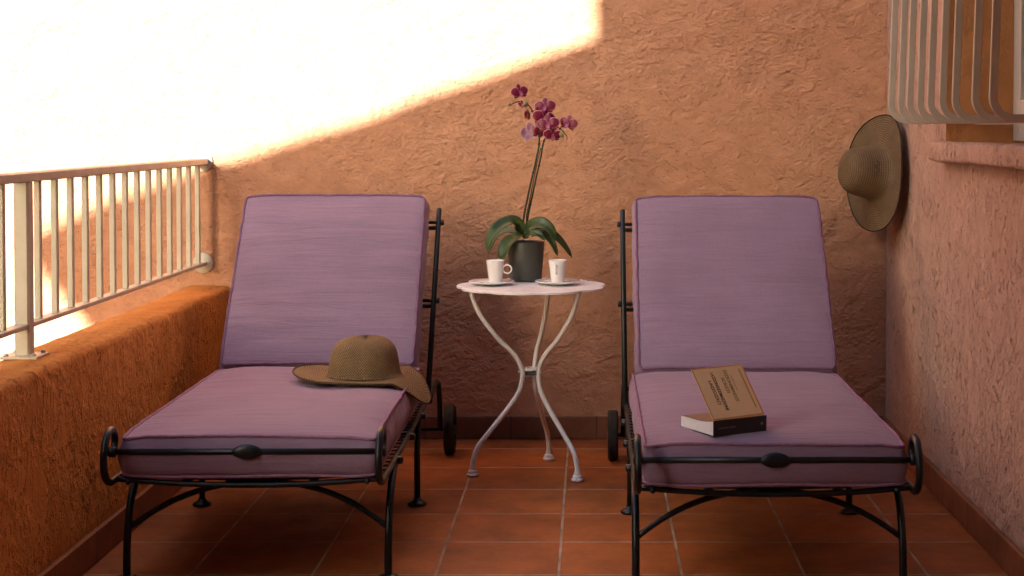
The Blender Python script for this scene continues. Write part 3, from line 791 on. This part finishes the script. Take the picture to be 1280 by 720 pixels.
# hat on the seat
hp=P(461,470,4.47)
crown=interp([(.0,.113),(.025,.112),(.050,.107),(.070,.096),(.084,.079),(.091,.057),(.095,.034),(.099,.012),(.104,.004)],5)
brim=interp([(.104,.004),(.113,.000),(.13,.0),(.15,.001),(.17,.002),(.188,.002),(.196,.001)],4)[1:]
hx,hy=-.648,4.44; hz=.392
edge=-.525-hx   # where the cushion edge lies, from the hat's centre
def d1(r,z,a):
    x=r*math.cos(a)*1.03; y=r*math.sin(a)*(.90 if r>.105 else .96)
    t=max(0,(r-.104)/.092)
    zz=z
    if t<=0:
        zz=z+.004*math.sin(2*a+.5)*(z/.116)
        x+=.003*math.sin(3*a); 
    else:
        zz+=t*t*(.006*math.sin(2*a+1.2)+.004*math.sin(3*a))+t*.006
        pass
    over=x-(edge-.02)
    if over>0 and r>.1:
        zz-=over*over*5.2+over*.35; x-=over*.16
    if x<-.1: zz+=(-x-.1)*.06
    return Vector((x,y,zz))
V,F,UV=hat_mesh(crown,brim,d1,PI/2)
h1=empty('straw_hat',(hx,hy,hz),math.radians(-3),'wide brimmed tan straw sun hat lying on the left lounger seat','hat','straw sun hats')
o=mesh_obj('woven_straw',V,F,M['straw_tan'],h1,True,UV); so=o.modifiers.new('solid','SOLIDIFY'); so.thickness=.003; so.offset=-1
n=144; last=[V[len(V)-(n+1)+k] for k in range(n)]
b=MB(); b.tube([p+Vector((0,0,.0005)) for p in last],.0026,8,closed=True); b.build('brim_edge',M['straw_tan'],h1,True)

# hat hanging across the corner
crown=interp([(.0,.122),(.03,.121),(.056,.114),(.073,.098),(.082,.07),(.088,.036),(.095,.012),(.102,.003)],5)
brim=interp([(.102,.003),(.115,.0),(.14,-.001),(.165,-.002),(.185,-.001),(.197,.002)],4)[1:]
def d2(r,z,a):
    x=r*math.cos(a); y=r*math.sin(a); t=max(0,(r-.1)/.097)
    zz=z+t*t*(.010*math.cos(2*a)+.005*math.sin(3*a+.6))
    return Vector((x,y,zz))
V,F,UV=hat_mesh(crown,brim,d2,PI)
hc=P(1095,216,5.255)
h2=bpy.data.objects.new('straw_hat',None); C.objects.link(h2); h2.empty_display_size=.1
tag(h2,'olive brown straw sun hat hanging in the back corner beside the grille','hat','straw sun hats')
Zax=Vector((-.94,-.31,.10)).normalized(); up=Vector((0,0,1)); Yax=(up-Zax*up.dot(Zax)).normalized(); Xax=Yax.cross(Zax)
RM=Matrix((Xax,Yax,Zax)).transposed().to_4x4(); RM.translation=hc; h2.matrix_world=RM
o=mesh_obj('woven_straw',V,F,M['straw_green'],h2,True,UV); so=o.modifiers.new('solid','SOLIDIFY'); so.thickness=.0028; so.offset=-1
last=[V[len(V)-(n+1)+k] for k in range(n)]
b=MB(); b.tube(last,.0024,8,closed=True); b.build('brim_edge',M['stitch'],h2,True)
# zigzag stitching on the crown side
def crown_pt(h,a):
    prof=[(.122,0),(.121,.03),(.114,.056),(.098,.073),(.07,.082),(.036,.088),(.012,.095)]
    for i in range(len(prof)-1):
        if prof[i+1][0]<=h<=prof[i][0]:
            t=(prof[i][0]-h)/(prof[i][0]-prof[i+1][0]); r_=prof[i][1]+(prof[i+1][1]-prof[i][1])*t; return Vector(((r_+.0018)*math.cos(a),(r_+.0018)*math.sin(a),h))
b=MB()
# facing-camera side of the crown: direction of -Y world seen in hat space
loc_cam=(RM.to_3x3().inverted()@Vector((-.2,-1,.1))); a0=math.atan2(loc_cam.y,loc_cam.x)
zz=[(.045,.42),(.035,.27),(.055,.18),(.036,.04),(.052,-.12)]
pts=[]
for i in range(len(zz)-1):
    for k in range(5):
        t=k/5; pts.append(crown_pt(zz[i][0]+(zz[i+1][0]-zz[i][0])*t, a0+(zz[i][1]+(zz[i+1][1]-zz[i][1])*t)))
b.tube(pts,.0011,6); b.build('zigzag_stitching',M['stitch'],h2,True)

# ------------------------------------------------------------------ book
bk=empty('paperback_book',(.284,3.612,.3815),math.radians(30),'paperback with tan cover lifted open and black spine, on the right lounger seat','book')
# local: x along spine (0..LS), y away from spine (0..WB), z up
LS,WB,TK=.152,.142,.037
b=MB(); V=[];F=[];n=14
# page block: fore edge slightly thinner/curved
for side in (0,1):
    x=.002 if side==0 else LS-.002
    for i in range(n+1):
        t=i/n; y=.003+(WB-.006)*t; V.append((x,y,.002)); V.append((x,y,.002+TK-.004-.008*t-.006*math.sin(PI*t)*(1-t)))
m=2*(n+1)
for i in range(n):
    a=2*i; F.append((a,a+1,a+3,a+2)); F.append((m+a,m+a+2,m+a+3,m+a+1)); F.append((a+1,m+a+1,m+a+3,a+3)); F.append((a,a+2,m+a+2,m+a))
F.append((0,m,m+1,1)); F.append((2*n,2*n+1,m+2*n+1,m+2*n))
pg=mesh_obj('pages',V,F,M['paper'],bk,False)
b=MB(); b.box(0,0,0,LS,WB,.0016); b.build('rear_cover',M['spine'],bk,False)
b=MB(); b.box(0,-.0016,0,LS,.0012,TK); sp=b.build('spine',M['spine'],bk,True,.0006)
# leaf on the block, brown to paint in the shade under the cover
V=[];F=[]
for i in range(n+1):
    t=i/n; y=.004+(WB-.010)*t; z=.0026+TK-.004-.008*t-.006*math.sin(PI*t)*(1-t); V+=[(.001,y,z),(LS-.001,y,z)]
for i in range(n): F.append((2*i,2*i+1,2*i+3,2*i+2))
fe=mesh_obj('shaded_leaf',V,F,M['page_shade'],bk,False); so=fe.modifiers.new('solid','SOLIDIFY'); so.thickness=.0006; so.offset=1
cv=bpy.data.objects.new('front_cover',None)
b=MB(); b.box(0,0,0,LS,WB*.985,.0014)
cv=b.build('front_cover',M['cover'],bk,False); cv.location=(0,0,TK+.0003); cv.rotation_euler=(math.radians(51),0,math.radians(3))
def rect(x0,y0,x1,y1,z,mt,nm,par):
    b=MB(); b.box(x0,y0,z,x1,y1,z+.00025); return b.build(nm,mt,par,False)
# border strips printed on the cover
b=MB(); zc=.0015; b.box(.0,.0,zc,LS,.0035,zc+.0003); b.box(0,WB*.985-.003,zc,LS,WB*.985,zc+.0003); b.box(0,.0036,zc,.003,WB*.98-.0032,zc+.0003); b.box(LS-.004,.0036,zc,LS,WB*.98-.0032,zc+.0003)
b.box(LS-.017,.020,zc,LS-.013,WB*.90,zc+.0003)
b.build('border',M['cover_edge'],cv,False)
def text(s,size,x,y,z,rot,mt,par,nm='lettering',sx=1.0):
    cu=bpy.data.curves.new('lettering','FONT'); cu.body=s; cu.size=size; cu.align_x='LEFT'; cu.align_y='BOTTOM'; cu.offset=size*.02
    tmp=bpy.data.objects.new('tmp',cu); C.objects.link(tmp)
    dg=bpy.context.evaluated_depsgraph_get(); me=bpy.data.meshes.new_from_object(tmp.evaluated_get(dg))
    bpy.data.objects.remove(tmp); bpy.data.curves.remove(cu)
    o=bpy.data.objects.new(nm,me); C.objects.link(o); me.materials.clear(); me.materials.append(mt)
    o.parent=par; o.location=(x,y,z); o.rotation_euler=rot; o.scale=(sx,1,1); return o
zt_=.0018
# lines run along the cover's width (away from the spine)
R90=(0,0,-PI/2)
text('LAZZOZACI',.0125,.031,.104,zt_,R90,M['ink'],cv,sx=.95)
text('LAZZONOZZIMAZZIONE',.0125,.046,.125,zt_,R90,M['ink'],cv,sx=.72)
text('SCRIZZI',.0125,.071,.108,zt_,R90,M['ink_olive'],cv,sx=.95)
text('DIZIONIMINOZI',.0125,.086,.128,zt_,R90,M['ink_olive'],cv,sx=.95)
text('racconto di una vita',.005,.103,.112,zt_,R90,M['ink_brown'],cv,sx=1.0)
# spine print
text('LAZZONOZZI  DIZIONI',.0045,.014,-.00205,.016,(PI/2,0,0),M['ink_grey'],sp)
b=MB()
for k in range(4):
    a=PI*k/4; d=Vector((math.cos(a),0,math.sin(a)))*.0038; c=Vector((LS-.014,-.0019,.019)); b.tube([c-d,c+d],.0006,4)
b.build('star_emblem',M['ink_grey'],sp,False)

# ------------------------------------------------------------------ added unseen caster, cut to the outline of the slanting shade
YC=-3.0
SX,SZ=.50,.45      # light travels (SX, 1, -SZ) per metre of depth
def shade_pt(px,py):
    p=P(px,py,YW); k=YW-YC
    return (p.x-SX*k, p.z+SZ*k)
out=[(741,-20),(742,36),(740,46),(722,52),(695,62),(668,71),(635,83),(620,90),(600,96),(560,109),(522,121),(508,127),(488,135),(455,147),(420,158),(400,163),(372,172),(330,186),(290,199),(262,203),(225,217),(178,235),(130,251),(89,270),(55,284),(40,298),(38,316),(50,342),(78,372),(104,403)]
pts=[shade_pt(*q) for q in out]
last=pts[-1]
slope=(pts[-1][0]-pts[-2][0])/(pts[-1][1]-pts[-2][1])
zbm=-2.79
poly=[(-.35,9.0),(pts[0][0],9.0)]+pts+[(last[0]+slope*(zbm-last[1])*.9,zbm),(.3,zbm),(.3,1.2),(-.35,1.2)]
V=[(x,YC,z) for x,z in poly]+[(x,YC-.10,z) for x,z in poly]; m=len(poly)
F=[tuple(range(m)),tuple(range(2*m-1,m-1,-1))]+[(k,k+m,(k+1)%m+m,(k+1)%m) for k in range(m)]
nb=mesh_obj('added_shade_wall',V,F,M['shadow_caster'],None,False); tag(nb,'added pale shadow caster cut to the slanting shade, unseen behind the viewer','wall')

lh=MB(); lh.box(-8.5,-1.5,-2.79,-6.05,9,5.6); lh=lh.build('added_shade_wall',M['left_blocker'],None,False); tag(lh,'added tall dark wall, unseen far left of the terrace, blocks low sky light','wall')  # added out of view to dim the low sky on the left
# ------------------------------------------------------------------ light
w=bpy.data.worlds.new('World'); scene.world=w; w.use_nodes=True
nt=w.node_tree; bg=nt.nodes['Background']; sky=nt.nodes.new('ShaderNodeTexSky'); sky.sky_type='NISHITA'; sky.sun_disc=False
S=Vector((-SX,-1,SZ)).normalized(); el=math.asin(S.z)
sky.sun_elevation=el; sky.sun_rotation=math.atan2(S.x,S.y)
sky.dust_density=2.5; sky.ozone_density=.4; sky.air_density=1.0
nt.links.new(sky.outputs[0],bg.inputs[0]); bg.inputs[1].default_value=.088
sl=bpy.data.lights.new('sun','SUN'); sl.energy=5.0; sl.angle=math.radians(.42); sl.color=(1,.94,.85)
so=bpy.data.objects.new('sun',sl); C.objects.link(so); so.rotation_euler=S.to_track_quat('Z','Y').to_euler(); so.location=(-5,-5,8)

scene.render.engine='CYCLES'
scene.cycles.max_bounces=10; scene.cycles.diffuse_bounces=6
vs=scene.view_settings; scene.display_settings.display_device='sRGB'
vs.view_transform='Standard'; vs.look='None'; vs.gamma=1; vs.exposure=2.50; vs.use_curve_mapping=False
